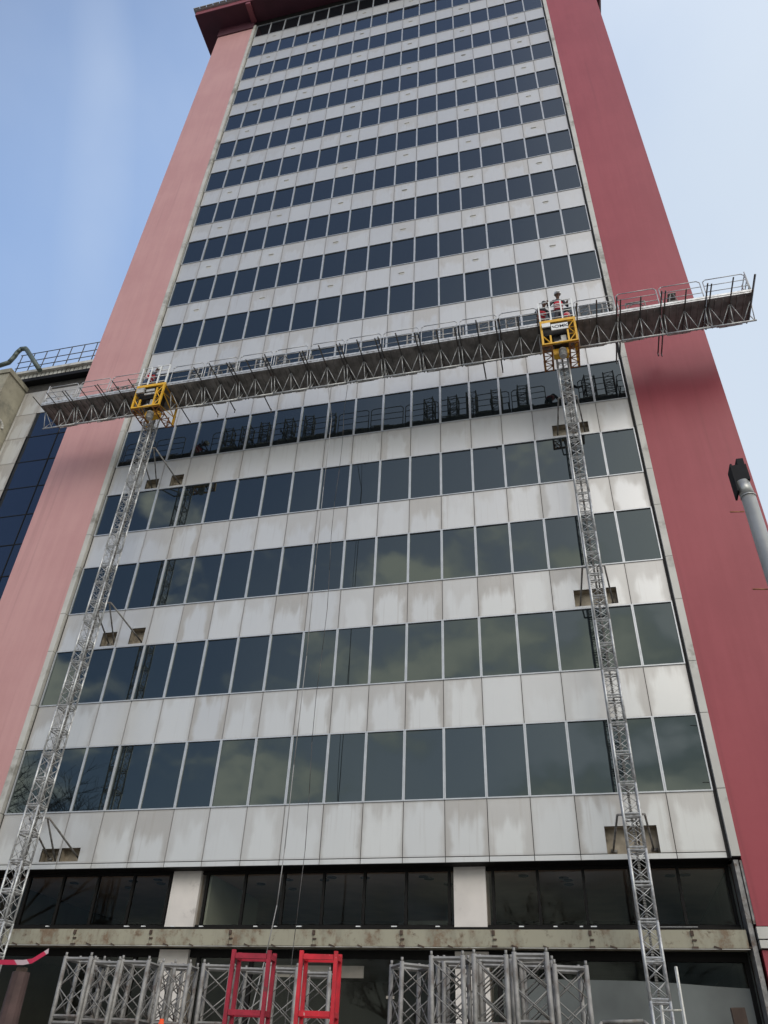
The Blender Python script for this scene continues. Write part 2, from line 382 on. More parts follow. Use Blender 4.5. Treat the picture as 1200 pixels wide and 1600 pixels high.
# the painted walls either side of the glazing
def side(name, x0, x1, m, lbl):
    w_ = part(name, MB().box(x0, x1, -.12, 16, 4.68, ZT - .502), m, tower, True, label=lbl)
    part('plinth_wall', MB().box(x0, x1, -.09, 16, .14, 4.22), m, w_, True)
    part('string_course', MB().box(x0 - .02, x1 + .02, -.17, 15.9, 4.25, 4.40).box(x0 - .02, x1 + .02, -.15, 15.9, 4.43, 4.66), MT['trim'], w_, True)
side('side_wall', FW + .27, 22.86, MT['red'], 'dark red painted side wall on the right')
side('side_wall', -2.99, -.25, MT['pink'], 'pale pink painted side wall on the left')
tr = MB(); gr = MB()
zs = [ZB - .0]
for r in range(NR): zs += [Z1 + r * FH, Z1 + r * FH + WH]
zs.append(ZT + .02)
for x0, x1 in ((-.25, -.055), (FW + .075, FW + .27)):
    for a, b in zip(zs[:-1], zs[1:]):
        if b - a > .05: tr.box(x0, x1, -.135, .3, a + .008, b - .008)
    gr.box(x0 + .01, x1 - .01, -.11, .3, ZB, ZT)
    part('trim_strip', tr, MT['trim'], tower, True); tr = MB()
part('joint_backing', gr, MT['joint'], tower, True)
# spandrel cladding: one panel per bay and floor, some cut open round the wall ties
HOLES = {}
for z0, z1 in ((6.23, 6.86), (13.0, 13.55), (19.72, 20.22)):
    HOLES.setdefault(z0, [(17.13, 18.35, z0, z1)] + ([(1.58, 2.12, z0, z1 - .04), (2.63, 3.16, z0, z1 + .03)] if z0 > 7 else [(1.60, 2.17, 6.29, 6.64), (2.23, 2.84, 6.29, 6.65)]))
holes = [h for l in HOLES.values() for h in l]
for r in range(NR):
    cl = MB()
    z1 = Z1 + r * FH - .022; z0 = (Z1 + (r - 1) * FH + WH + .022) if r else 6.24
    for c in range(NC):
        x0, x1 = c * CW + .009, (c + 1) * CW - .009
        amt = max(.40, min(1., 1.05 - .050 * r)) * random.uniform(.35, 1.15)
        if random.random() < .12: amt *= .4
        pid = (random.random(), amt)
        dy = random.uniform(-.003, .003)
        hs = [h for h in holes if h[0] < x1 and h[1] > x0 and h[2] < z1 and h[3] > z0]
        def put(a, b, e, f):
            if b - a < .004 or f - e < .004: return
            ur = ((a - x0) / (x1 - x0), (b - x0) / (x1 - x0), (e - z0) / (z1 - z0), (f - z0) / (z1 - z0))
            cl.box(a, b, dy, dy + .025, e, f, ur, pid)
        if not hs: put(x0, x1, z0, z1)
        else:
            h = hs[0]; ha, hb = max(h[0], x0), min(h[1], x1)
            if len(hs) > 1: ha = min(q[0] for q in hs); hb = max(q[1] for q in hs)
            put(x0, ha, z0, z1); put(hb, x1, z0, z1); put(ha, hb, h[3], z1); put(ha, hb, z0, h[2])
    part('spandrel_band', cl, MT['panel'], tower, True)
cl = MB()
for c in range(NC):                       # the narrow lip under the lowest panels
    x0, x1 = c * CW + .009, (c + 1) * CW - .009
    cl.box(x0, x1, .004, .03, ZB + .004, 6.222, (0.1, .9, .1, .3), (random.random(), .4))
part('lip_soffit', MB().box(-.05, FW + .05, .008, .62, ZB - .012, ZB).box(-.05, FW + .05, .04, .05, ZB + .001, 6.23), MT['darkframe'], tower, True)  # underside coloured near black to draw the shadow line below the lip
part('bottom_lip', cl, MT['panel'], tower, True)
bk = MB()
def strip_around(z0, z1):
    hs = sorted([h for h in holes if h[2] < z1 and h[3] > z0])
    x = 0.
    if not hs: bk.box(0, FW, .03, .06, z0, z1); return
    for h in hs:
        bk.box(x, h[0], .03, .06, z0, z1); bk.box(h[0], h[1], .03, .06, h[3], z1)
        if h[2] - z0 > .01: bk.box(h[0], h[1], .03, .06, z0, h[2])
        x = h[1]
    bk.box(x, FW, .03, .06, z0, z1)
for r in range(NR):
    strip_around((Z1 + (r - 1) * FH + WH) if r else 6.235, Z1 + r * FH)
bk.box(-.055, 0, .02, .3, ZB, ZT).box(FW, FW + .075, .02, .3, ZB, ZT)
part('panel_joints', bk, MT['joint'], tower, True)
for h in holes:
    m_ = MB().box(h[0] - .01, h[1] + .01, .27, .31, h[2] - .01, h[3] + .01)
    m_.box(h[0] - .012, h[0], .035, .27, h[2], h[3]).box(h[1], h[1] + .012, .035, .27, h[2], h[3]).box(h[0], h[1], .035, .27, h[2] - .012, h[2]).box(h[0], h[1], .035, .27, h[3], h[3] + .012)
    part('tie_pocket', m_, MT['pocket'], tower, True)
# windows: ring frame and pane; the hundred nearest one by one
def frame_mb(mb, x0, x1, z0, z1, fw=.033, y0=-.028, y1=.05):
    mb.box(x0, x1, y0, y1, z0, z0 + fw).box(x0, x1, y0, y1, z1 - fw, z1)
    mb.box(x0, x0 + fw, y0 + .002, y1, z0 + fw, z1 - fw).box(x1 - fw, x1, y0 + .002, y1, z0 + fw, z1 - fw)
def pane_mb(mb, x0, x1, z0, z1, fw=.033, y=.014, tilt=.0075):
    t = [random.uniform(-tilt, tilt) for _ in range(3)]
    a, b, c, d = (x0 + fw, y + t[0], z0 + fw), (x1 - fw, y + t[1], z0 + fw), (x1 - fw, y + t[1] + t[2], z1 - fw), (x0 + fw, y + t[0] + t[2], z1 - fw)
    mb.quad(a, b, c, d)
far_f, far_p = MB(), MB(); cnt = 0
for r in range(NR):
    for c in range(NC):
        x0, x1, z0, z1 = c * CW + .002, (c + 1) * CW - .002, Z1 + r * FH - .02, Z1 + r * FH + WH + .02
        if cnt < 100:
            f = MB(); frame_mb(f, x0, x1, z0, z1); fo = part('window', f, MT['alu'], tower, True)
            p = MB(); pane_mb(p, x0, x1, z0, z1); part('pane', p, MT['glass'], fo, True)
        else: frame_mb(far_f, x0, x1, z0, z1); pane_mb(far_p, x0, x1, z0, z1)
        cnt += 1
fo = part('window', far_f, MT['alu'], tower, True, kind='stuff')
part('pane', far_p, MT['glass'], fo, True, kind='stuff')
# small weep vents in the upper spandrels
for r in range(7, NR):
    zc = Z1 + r * FH - .62
    for c in (1, 4, 7, 10, 13, 16):
        m_ = MB().box(c * CW + .40, c * CW + .66, -.035, .02, zc, zc + .03).box(c * CW + .43, c * CW + .63, -.006, .02, zc - .10, zc)
        part('vent', m_, MT['trim'], tower, True)
# roof overhang with side beams
ZS = 64.0
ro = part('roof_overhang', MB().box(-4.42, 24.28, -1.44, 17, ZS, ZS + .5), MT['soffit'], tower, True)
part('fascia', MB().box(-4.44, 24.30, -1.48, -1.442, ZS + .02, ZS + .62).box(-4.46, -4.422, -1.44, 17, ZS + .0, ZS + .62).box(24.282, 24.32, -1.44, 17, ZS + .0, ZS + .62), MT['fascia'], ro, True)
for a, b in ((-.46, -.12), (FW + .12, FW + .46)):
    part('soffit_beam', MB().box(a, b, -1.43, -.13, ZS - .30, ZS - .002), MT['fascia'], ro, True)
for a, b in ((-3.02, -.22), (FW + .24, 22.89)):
    part('dark_top_band', MB().box(a, b, -.2, 16, ZT - .50, ZS - .003), MT['soffit'], ro, True)  # dark band across the top of each side wall
part('lintel', MB().box(-.2, FW + .22, -.02, .4, ZT + .024, ZS - .003), MT['darkframe'], ro, True)
sh = MB()
for k in range(56): sh.box(-4.6 + k * .52, -4.6 + k * .52 + .47, -1.72, 17, ZS + .66, ZS + .74)
sh.box(-4.6, 24.5, -1.62, 17, ZS + .60, ZS + .655)
part('roof_sheeting', sh, MT['roofmetal'], ro, True)

# ground floors: ribbon of clear glass, pilasters, stained ledge, shopfront
YG = .56
rib = MB(); rib.box(-.05, FW + .05, YG - .03, YG + .06, 4.70, 4.80).box(-.05, FW + .05, YG - .03, YG + .06, 6.02, 6.095)
for c in range(NC + 1): rib.box(c * CW - .035, c * CW + .035, YG - .04, YG + .05, 4.80, 6.02)
rib.box(0, FW, .18, YG - .04, 4.66, 4.70)
part('ribbon_frame', rib, MT['darkframe'], tower, True)
for c in range(NC):
    p = MB(); pane_mb(p, c * CW, (c + 1) * CW, 4.78, 6.04, y=YG, tilt=.002); part('ribbon_pane', p, MT['shopglass'], tower, True)
clips = MB(); 
for x in (2.2, 4.55, 5.05, 5.9, 6.7, 8.2, 8.75, 9.35, 10.9, 11.8, 12.9, 14.9, 15.7, 16.3, 16.55): clips.box(x, x + random.uniform(.07, .14), .25, .31, 4.702, 4.735)
clips.box(17.7, 18.9, .3, .36, 4.702, 4.725)
part('sill_clips', clips, MT['white'], tower, True)
PX = ((5.62, 6.44), (13.33, 14.13))
for a, b in PX:
    part('pilaster', MB().box(a, b, .44, 1.2, 4.70, 6.09).box(a, b, .44, 1.2, .14, 4.22), MT['pilaster'], tower, True)
led = MB(); 
for k in range(-1, 9):
    a = 1.1 + k * 2.2; x0, x1 = max(a, -.2), min(a + 2.2, FW + .05)
    if x1 > x0: led.box(x0 + .006, x1 - .006, 0.0 + random.uniform(-.006, .006), .45, 4.265, 4.62)
led.box(-.2, FW + .05, .02, .44, 4.255, 4.61)
part('ledge_beam', led, MT['ledge'], tower, True)
br = MB()
for k in range(0, 9):
    x = 1.1 + k * 2.2
    br.box(x - .02, x + .05, -.03, .0, 4.50, 4.60).box(x, x + .09, -.035, .0, 4.40, 4.43).box(x - .03, x + .1, -.03, .0, 4.25, 4.29)
    br.obox((x + .5, -.01, 4.27), .16, .05, .03, Matrix.Rotation(.3, 3, 'Y')).obox((x + 1.2, -.01, 4.265), .12, .05, .025, Matrix.Rotation(.35, 3, 'Y'))
part('rusty_bracket', br, MT['wood'], tower, True)
part('ledge_flashing', MB().box(-.2, FW + .06, -.015, .02, 4.236, 4.25), MT['trim'], tower, True)
part('end_pier', MB().box(FW + .1, FW + .20, -.06, .5, .14, 6.04).box(FW + .22, FW + .27, -.10, .3, 4.72, 6.02), MT['galv2'], tower, True)
sf = MB(); sf.box(-.05, FW + .05, YG - .03, YG + .05, 4.06, 4.24)
for x in (0, 4.9, 6.7, 8.15, 10.3, 12.9, 14.35, FW): sf.box(x - .05, x + .05, YG - .04, YG + .05, .14, 4.06)
part('shopfront_frame', sf, MT['darkframe'], tower, True)
xs = [0, 4.9, 6.7, 8.15, 10.3, 12.9, 14.35, FW]
for a, b in zip(xs[:-1], xs[1:]):
    p = MB(); pane_mb(p, a + .02, b - .02, .16, 4.08, y=YG, tilt=.002); part('shopfront_pane', p, MT['shopglass'], tower, True)
# rooms behind the clear glass
rm = MB().box(-.2, FW + .2, YG + .1, 14, ZB - .05, ZB + .0)
part('ceiling', rm, MT['ceil'], tower, True)
part('floor_slab', MB().box(-.2, FW + .2, .46, 14, 4.28, 4.64), MT['room'], tower, True)
part('room_back_wall', MB().box(-.2, FW + .2, 8, 8.1, .14, 6.05).box(-.24, -.2, .5, 8, .14, 6.05).box(FW + .05, FW + .1, .62, 8, .14, 6.05), MT['room'], tower, True)
part('partition', MB().box(6.55, 6.65, .7, 4.2, 4.64, 6.05).box(11.2, 12.4, 5, 5.1, 4.64, 5.6), MT['palewall'], tower, True)
dl = MB()
for x, y in ((1.9, 1.5), (3.3, 2.2), (3.9, 1.35), (4.6, 1.7), (4.75, 1.2), (7.6, 1.9), (8.6, 1.4), (8.3, 2.6), (9.6, 1.5), (9.9, 1.2), (10.8, 1.3), (12.4, 1.25), (12.5, 1.5), (12.9, 2.2), (15, 1.3), (16, 1.6), (16.1, 1.9), (16.1, 2.4), (18.6, 1.5), (18.95, 1.45)):
    dl.tube((x, y, ZB - .075), (x, y, ZB - .048), .13, 12)
part('downlight', dl, MT['spots'], tower, True)
hs = MB(); prof = [(14.42, 3.68), (15.6, 3.69), (16.6, 3.685), (17.4, 3.68), (18.2, 3.65), (19.0, 3.60), (19.75, 3.565)]
for (xa, za), (xb, zb) in zip(prof[:-1], prof[1:]): hs.quad((xa, .525, .2), (xb, .525, .2), (xb, .525, zb), (xa, .525, za))
part('window_overlay', hs, MT['overlay'], tower, True, label='thin grey film covering the lower part of the right shop window')  # thin grey layer with a sloping top edge, just before the pane
part('sign_strip', MB().box(8.6, 10.95, 1.0, 1.05, 3.70, 3.96), MT['white'], tower, True)
part('vehicle_ramp_light', MB().box(11.55, 11.75, .98, 1.0, 3.28, 3.34), MT['white'], tower, True)

# ---------------------------------------------------------------- low wing on the left
wing = thing('low_wing', 'low office wing with navy glass strip and grimy pale panels left of the pink wall', 'building', (-5, 8, 0))
part('wall', MB().box(-6.5, -3.02, .34, 14, .14, 27.4), MT['joint'], wing, True)
pn = MB()
for k in range(19):
    z0 = .28 + k * 1.478; z1 = z0 + 1.47
    if z1 > 27.4: continue
    cols = [(-6.44, -6.30), (-6.29, -5.37)]
    if z0 > 24.0: cols += [(-5.36, -4.45), (-4.44, -3.52), (-3.51, -3.03)]
    for a, b in cols: pn.box(a, b, .29, .335, z0, z1 - .012, (0, 1, 0, 1), (random.random(), random.uniform(.9, 1.6)))
part('panel_cladding', pn, MT['panel'], wing, True)
wf = MB()
for k in range(17):
    z0 = .28 + k * 1.478
    if z0 > 24.1: break
    wf.box(-5.36, -3.02, .305, .335, z0 - .03, z0 + .01)
    for a, b in ((-5.34, -3.80), (-3.76, -3.03)):
        p = MB(); pane_mb(p, a, b, z0 + .0, z0 + 1.455, fw=.01, y=.318, tilt=.004); part('window', p, MT['wingglass'], wing, True)
wf.box(-3.80, -3.76, .30, .335, .2, 24.0).box(-5.37, -5.34, .29, .335, .2, 24.0)
part('window_frame', wf, MT['darkframe'], wing, True)
part('roof_slab', MB().box(-7.4, -3.0, .02, 14, 27.42, 27.62), MT['black'], wing, True)
co = MB().box(-7.4, -3.0, -.06, 14, 27.95, 28.10)
for k in range(20): co.box(-7.35 + k * .22, -7.35 + k * .22 + .17, .1, .16, 27.62, 27.95)
part('parapet', co, MT['trim'], wing, True)
rl = MB()
for z in (28.45, 28.85, 29.38): rl.tube((-7.4, 0, z), (-3.0, 0, z), .022, 6)
for k in range(7): rl.tube((-7.3 + k * .68, 0, 28.1), (-7.3 + k * .68, 0, 29.38), .022, 6)
part('roof_railing', rl, MT['tube'], wing, True)

blk = thing('stair_block', 'weathered beige concrete block at the far left edge beside the wing', 'building', (-9, 6, 0))
part('wall', MB().box(-13, -6.5, -.94, 13, .14, 27.0), MT['concrete'], blk, True)
part('coping', MB().box(-13, -6.44, -1.0, 13, 27.0, 27.25), MT['concrete'], blk, True)
nz = MB()
for k in range(8):
    t0, t1 = PI * k / 8, PI * (k + 1) / 8
    nz.tube((-6.5, -.35 - .28 * math.cos(t0), 24.3 + .28 * math.sin(t0)), (-6.5, -.35 - .28 * math.cos(t1), 24.3 + .28 * math.sin(t1)), .07, 8)
part('round_hood', nz, MT['trim'], blk, True)
pp = MB(); pts = [(-9.5, -.5, 28.35), (-7.8, -.5, 28.25), (-7.35, -.5, 28.35), (-7.2, -.5, 28.7), (-7.14, -.5, 29.0), (-7.0, -.5, 29.22), (-6.75, -.5, 29.2), (-6.58, -.5, 29.0), (-5.4, -.45, 27.45)]
pp.path(pts, .11, 10)
for q in pts[1:-1]: pp.ball(q, .112, 10, 6)
tag(part('roof_pipe', pp, MT['pipe']), 'thick grey-green pipe bent like an elbow over the left rooftop', 'pipe')

# ---------------------------------------------------------------- mast section (prototype) and masts
SH, A = 1.40, .18          # height, half spacing of the corner tubes
def section_mb(rack=True):
    m_ = MB()
    for sx in (-1, 1):
        for sy in (-1, 1): m_.tube((sx * A, sy * A, 0), (sx * A, sy * A, SH), .028, 8).tube((sx * A, sy * A, SH), (sx * A, sy * A, SH + .045), .016, 6)
    for z in (.03, .665, .735, SH - .03):
        for s in (-1, 1):
            m_.tube((-A, s * A, z), (A, s * A, z), .022, 4).tube((s * A, -A, z), (s * A, A, z), .022, 4)
    for b in range(2):
        for k in range(2):
            z0 = .06 + b * .70 + k * .30; z1 = z0 + .29
            for s in (-1, 1):
                o_ = .008
                m_.tube((-A, s * A + o_, z0), (A, s * A + o_, z1), .0078, 5).tube((-A, s * A - o_, z1), (A, s * A - o_, z0), .0078, 5)
                m_.tube((s * A + o_, -A, z0), (s * A + o_, A, z1), .0078, 5).tube((s * A - o_, -A, z1), (s * A - o_, A, z0), .0078, 5)
    return m_
sec_mesh_world = section_mb()
rack = MB().box(-.02, .02, A - .06, A - .015, 0, SH)
for k in range(28): rack.box(-.03, .03, A - .085, A - .06, .01 + k * .05, .035 + k * .05)
mast_top = 21.6
def mast(x, y, label, rails):
    t = thing('climbing_mast', label, 'mast', (x, y, .14), 0, 'climbing masts')
    part('base_frame', MB().box(-.7, .7, -.06, .06, .0, .14).box(-.06, .06, -.7, .7, .001, .13).box(-.3, .3, -.3, .3, .14, .17), MT['yellow'], t)
    z = .17; first = None
    while z < mast_top - .3:
        if first is None:
            first = part('mast_section', sec_mesh_world, MT['galv'], t); first.location = (0, 0, z)
            part('rack', rack, MT['galv2'], first)
        else:
            c = dup(first, (0, 0, z), parent=t)
        z += SH
    return t
MLX, MRX, MYY = 2.30, 17.72, -1.66
mL = mast(MLX, MYY, 'galvanised lattice climbing mast standing in front of the left window columns', None)
mR = mast(MRX, MYY, 'galvanised lattice climbing mast standing near the right red wall, ladder at its foot', None)
def tie(parent, x, y, z, targets):
    m_ = MB()
    m_.box(x - .30, x + .30, y + A + .03, y + A + .07, z, z + .04)
    for (sx, tx, tz, ty) in targets:
        m_.tube((x + sx, y + A + .05, z + .02), (tx, ty, tz), .026, 6)
        m_.tube((tx - .05, ty, tz), (tx + .09, ty + .02, tz - .02), .045, 6)
    part('wall_tie', m_, MT['galv2'], parent, True)
for z0, z1 in ((6.23, 6.86), (13.0, 13.55), (19.72, 20.22)):
    tie(mL, MLX, MYY, z1 + .20, [(.3, 3.0 if z0 > 7 else 2.75, z0 + .14, .24), (.25, 1.98, z0 + .1, .24), (-.3, 1.75, z0 + .2, .24)])
    tie(mR, MRX, MYY, z1 - .15, [(-.3, 17.28, z0 + .12, .24), (.3, 18.22, z0 + .14, .24), (.1, 17.9, z0 + .1, .24)])

# ---------------------------------------------------------------- work platform
DZ = 22.58; YF, YR = -2.50, -1.26
plat = thing('work_platform', 'long grey work platform with guardrails hanging across the facade on two masts', 'work platform', (10.8, -2, DZ))
def module_mb(x0, x1):
    L = x1 - x0; xm = (x0 + x1) / 2
    tr = MB()
    ft, rt, bt = (-2.26, DZ - .07), (-1.68, DZ - .07), (-2.0, DZ - .80)
    tr.tube((x0, *bt), (x1, *bt), .034, 6)
    for xa in (x0 + .05, xm, x1 - .05):
        for top in (ft, rt):
            tr.tube((xa, *top), (xa, *bt), .017, 5)
            if top is rt: continue
            for s in (-1, 1):
                xb = xa + s * L * .25
                if x0 < xb < x1: tr.tube((xa, *top), (xb, *bt), .014, 5)
    return tr
mods = [(-2.29 + i * 1.42, -2.29 + (i + 1) * 1.42) for i in range(3)] + [(3.15 + i * 1.395, 3.15 + (i + 1) * 1.395) for i in range(10)] + [(18.28 + i * 1.405, 18.28 + (i + 1) * 1.405) for i in range(4)]
def guard_mb(x0, x1, y, h=1.0):
    g = MB(); r = .017; z0 = DZ + .02; zt = DZ + h; c = .09
    g.tube((x0, y, z0), (x0, y, zt - c), r, 6).tube((x1, y, z0), (x1, y, zt - c), r, 6)
    g.tube((x0, y, zt - c), (x0 + c, y, zt), r, 6).tube((x1, y, zt - c), (x1 - c, y, zt), r, 6).tube((x0 + c, y, zt), (x1 - c, y, zt), r, 6)
    for z in (DZ + .38, DZ + .69): g.tube((x0, y, z), (x1, y, z), r * .85, 6)
    return g
rg = random.Random(3)
for i, (a, b) in enumerate(mods):
    a_, b_ = a + .008, b - .008; xm = (a + b) / 2
    dk = MB().box(a_, b_, YF, YR, DZ - .045, DZ)
    for k in range(6): dk.box(a_ + .02 + k * (b_ - a_ - .04) / 6, a_ + .02 + k * (b_ - a_ - .04) / 6 + .035, YF + .04, YR - .02, DZ - .085, DZ - .047)
    d = part('deck_section', dk, MT['deck'], plat, True)
    part('truss', module_mb(a_, b_), MT['galv'], d, True)
    part('kickboard', MB().box(a_, b_, YF - .03, YF - .004, DZ - .04, DZ + .12).box(a_, b_, YF - .045, YF - .031, DZ + .02, DZ + .045), MT['galv'], d, True)
    # loose planks and clutter showing at the wall side edge
    pk = MB()
    for k in range(5):
        xx = a_ + rg.uniform(0, b_ - a_ - .5); pk.box(xx, xx + rg.uniform(.25, .5), YR + .002 + .012 * k, YR + .03 + .012 * k, DZ - .04 + .004 * k, DZ - .01 + .004 * k)
    part('edge_plank', pk, MT['trim'], d, True)
    part('guardrail', guard_mb(a + .05, b - .05, YF + .02), MT['rail'], plat, True)
    part('guardrail', guard_mb(a + .05, b - .05, YR - .03), MT['galv2'], plat, True)
    # telescopic outriggers across the deck
    tubes = [a + .06, b - .06, xm]
    for j, xx in enumerate(tubes):
        out_ = -3.22 + rg.uniform(-.1, .12); inn = -1.30
        if (3 < xx < 8.2 or 12.8 < xx < 17 or 19.5 < xx < 21.3) and rg.random() < .62: inn = -.72 + rg.uniform(-.15, .25)
        if 3.1 < xx < 4.6: out_ = -2.52
        if rg.random() < .12 and 4 < xx < 16: out_ = -2.52
        m_ = MB().tube((xx, out_, DZ - .115), (xx, inn, DZ - .115), .024, 4)
        if inn > -1: m_.tube((xx, inn + .03, DZ - .06), (xx, inn + .03, DZ - .24), .022, 4)
        part('outrigger', m_, MT['tube'], plat, True)
for x, s in ((-2.27, -1), (23.88, 1)):
    m_ = MB()
    for z in (.38, .69, 1.0): m_.tube((x, YF + .02, DZ + z), (x, YR - .03, DZ + z), .017, 6)
    for y in (YF + .02, -1.95, YR - .03): m_.tube((x, y, DZ), (x, y, DZ + 1.08), .02, 6)
    part('end_guardrail', m_, MT['rail'], plat, True)
part('outrigger', MB().tube((23.92, -3.1, DZ + .12), (23.75, -1.75, DZ - .5), .035, 4), MT['tube'], plat, True)

def drive_unit(xc, lettered):
    """box frame hung in the gap of the deck, open at the wall side for the mast"""
    x0, x1 = xc - .59, xc + .59; zt, zb = DZ + .04, DZ - 1.14; yf, yb = -2.62, -1.50
    u = MB(); r = .035
    u.box(x0, x1, yf - .03, yf + .03, zt - .12, zt)                           # broad top beam
    for x in (x0 + .035, x1 - .035):
        u.box(x - .034, x + .034, yf - .028, yf + .04, zb, zt - .122)
        u.box(x - .034, x + .034, yb - .03, yb + .03, zb, zt - .122)
        u.box(x - .034, x + .034, yf + .042, yb - .032, zt - .10, zt - .02)
    u.box(x0 + .07, x1 - .07, yf - .025, yf + .035, zb, zb + .055)
    for x in (x0 + .30, x1 - .30): u.box(x - .028, x + .028, yf - .022, yf + .035, zb + .057, zb + (.42 if x < xc else .96))
    # lattice panels either side of the front
    xr0, xr1 = x1 - .27, x1 - .07
    for k in range(3):
        za = zb + .06 + k * .32; zc = za + .32
        u.tube((xr0, yf, za), (xr1, yf, zc), .02, 4) if k % 2 == 0 else u.tube((xr1, yf, za), (xr0, yf, zc), .02, 4)
        u.tube((xr0, yf, zc), (xr1, yf, zc), .018, 4)
    u.tube((x0 + .07, yf, zb + .42), (x0 + .27, yf, zb + .08), .022, 4)
    # side bracing
    for x in (x0 + .035, x1 - .035):
        for k in range(3):
            za = zb + .05 + k * .33
            ya, yb_ = (yf + .04, yb - .03) if k % 2 == 0 else (yb - .03, yf + .04)
            u.tube((x, ya, za), (x, yb_, za + .33), .02, 4)
    du = part('drive_unit', u, MT['yellow'], plat, True)
    # rust-brown underframe
    b = MB()
    for xa, xb in ((x0 + .02, x0 + .30), (x1 - .30, x1 - .02)):
        for x in (xa, xb): b.tube((x, yf + .03, zb - .03), (x, yb + .05, zb - .03), .03, 4)
        for k in range(6):
            y = yf + .03 + k * (yb - yf) / 5
            b.tube((xa, y, zb - .03), (xb, y, zb - .03), .022, 4)
        for k in range(5):
            y = yf + .03 + k * (yb - yf) / 5; y2 = y + (yb - yf) / 5
            b.tube((xa if k % 2 else xb, y, zb - .034), (xb if k % 2 else xa, y2, zb - .034), .018, 4)
        b.tube((xa, yb + .04, zb - .03), (xa, yb + .04, zb + .5), .028, 4); b.tube((xb, yb + .04, zb - .03), (xb, yb + .04, zb + .5), .028, 4)
    part('underframe', b, MT['rusty'], du, True)
    g = MB().tube((xc + .05, -2.28, zb + .02), (xc + .05, -2.28, zb - .26), .125, 16).tube((xc + .05, -2.28, zb - .26), (xc + .05, -2.28, zb - .30), .105, 16)
    for k in range(6): g.tube((xc + .05, -2.28, zb - .02 - k * .035), (xc + .05, -2.28, zb - .032 - k * .035), .135, 16)
    part('motor', g, MT['motor'], du, True)
    part('gearbox', MB().box(xc - .25, xc + .25, -2.18, -1.95, zb - .05, zb + .22).tube((xc - .22, -2.05, zb + .1), (xc + .3, -2.05, zb + .1), .11, 12), MT['yellow'], du, True)
    inn = MB().box(x0 + .08, x1 - .30, -2.45, -1.95, zb + .62, zb + .98).box(xc - .2, xc + .28, -2.4, -2.0, zb + .3, zb + .6)
    part('machinery', inn, MT['spots'], du, True)
    part('limit_switch', MB().box(xc + .05, xc + .22, -2.50, -2.40, zb + .22, zb + .50).tube((xc - .18, -2.5, zb + .16), (xc - .02, -2.5, zb + .16), .06, 10).ball((xc + .0, -2.5, zb + .18), .07, 10, 6), MT['motor'], du, True)
    if lettered:
        sb = part('sign_board', MB().box(xc - .23, xc + .32, yf - .055, yf - .032, zb + .62, zb + .92), MT['white'], du, True)
        cu = bpy.data.curves.new('sign_text', 'FONT'); cu.body = 'OMK'; cu.size = .20; cu.align_x = 'CENTER'; cu.align_y = 'CENTER'; cu.extrude = .003; cu.offset = .002
        to = bpy.data.objects.new('sign_text_tmp', cu); COL.objects.link(to)
        dg = bpy.context.evaluated_depsgraph_get(); me = bpy.data.meshes.new_from_object(to.evaluated_get(dg)); bpy.data.objects.remove(to)
        me.transform(Matrix.Translation(Vector((xc + .10, yf - .058, zb + .765)) - wl(plat)) @ Matrix.Rotation(PI / 2, 4, 'X'))
        me.materials.clear(); me.materials.append(MT['blackpaint'])
        tx = bpy.data.objects.new('lettering', me); COL.objects.link(tx); tx.parent = sb
        tx2 = MB()
        for k in range(3): tx2.obox((xc - .185 + k * .02, yf - .060, zb + .80 - k * .03), .05, .004, .022, Matrix.Rotation(-.5 + k * .5, 3, 'Y'))
        part('logo_mark', tx2, MT['blackpaint'], sb, True)
        part('control_box', MB().box(x0 + .06, x0 + .34, yf - .10, yf - .06, zb + .78, zb + .97), MT['white'], du, True)
    else:
        part('control_box', MB().box(x0 + .08, x0 + .40, yf - .10, yf - .03, zb + .72, zb + .96).box(x0 + .42, x1 - .34, yf - .04, yf + .0, zb + .62, zb + .70).box(x0 + .44, x1 - .40, yf - .02, yf + .02, zb + .80, zb + .92), MT['motor'], du, True)
    part('deck_plate', MB().box(x0, x1, yf + .03, YR, DZ - .03, DZ + .005), MT['deck'], du, True)
    g = MB()
    for xx in (x0 + .03, x0 + .40, x1 - .40, x1 - .03): g.box(xx - .025, xx + .025, yf - .02, yf + .02, zt, zt + .98)
    for z in (.12, .42, .72, .98): g.tube((x0 + .03, yf, zt + z), (x0 + .40, yf, zt + z), .018, 5).tube((x0 + .42, yf, zt + z), (x1 - .03, yf, zt + z), .018, 5)
    part('unit_guardrail', g, MT['white'], du, True)
drive_unit(2.56, False); drive_unit(17.69, True)

# mast sections standing along the wall side of the deck
sp = thing('mast_section', 'spare', 'mast section', (0, 0, 0), 0, 'spare mast sections standing on the platform deck')
fr = part('lattice_frame', sec_mesh_world, MT['galv2'], sp)
XS = [3.75, 4.55, 5.35, 6.5, 7.35, 8.3, 12.45, 13.45, 14.2, 15.15, 16.15, 18.75, 19.5]
for i, x in enumerate(XS):
    o = sp if i == 0 else dup(sp)
    o.location = (x, -1.66 + random.uniform(-.06, .04), DZ + .005); o.rotation_euler = (0, 0, random.uniform(-.25, .25))
    if x < 10: side_ = '%s from the left mast' % ORD[i]
    elif x < 17: side_ = '%s from the right mast on its left side' % ORD[10 - i]
    else: side_ = '%s beyond the right mast' % ORD[i - 11]
    o['label'] = 'spare mast section upright on deck, ' + side_
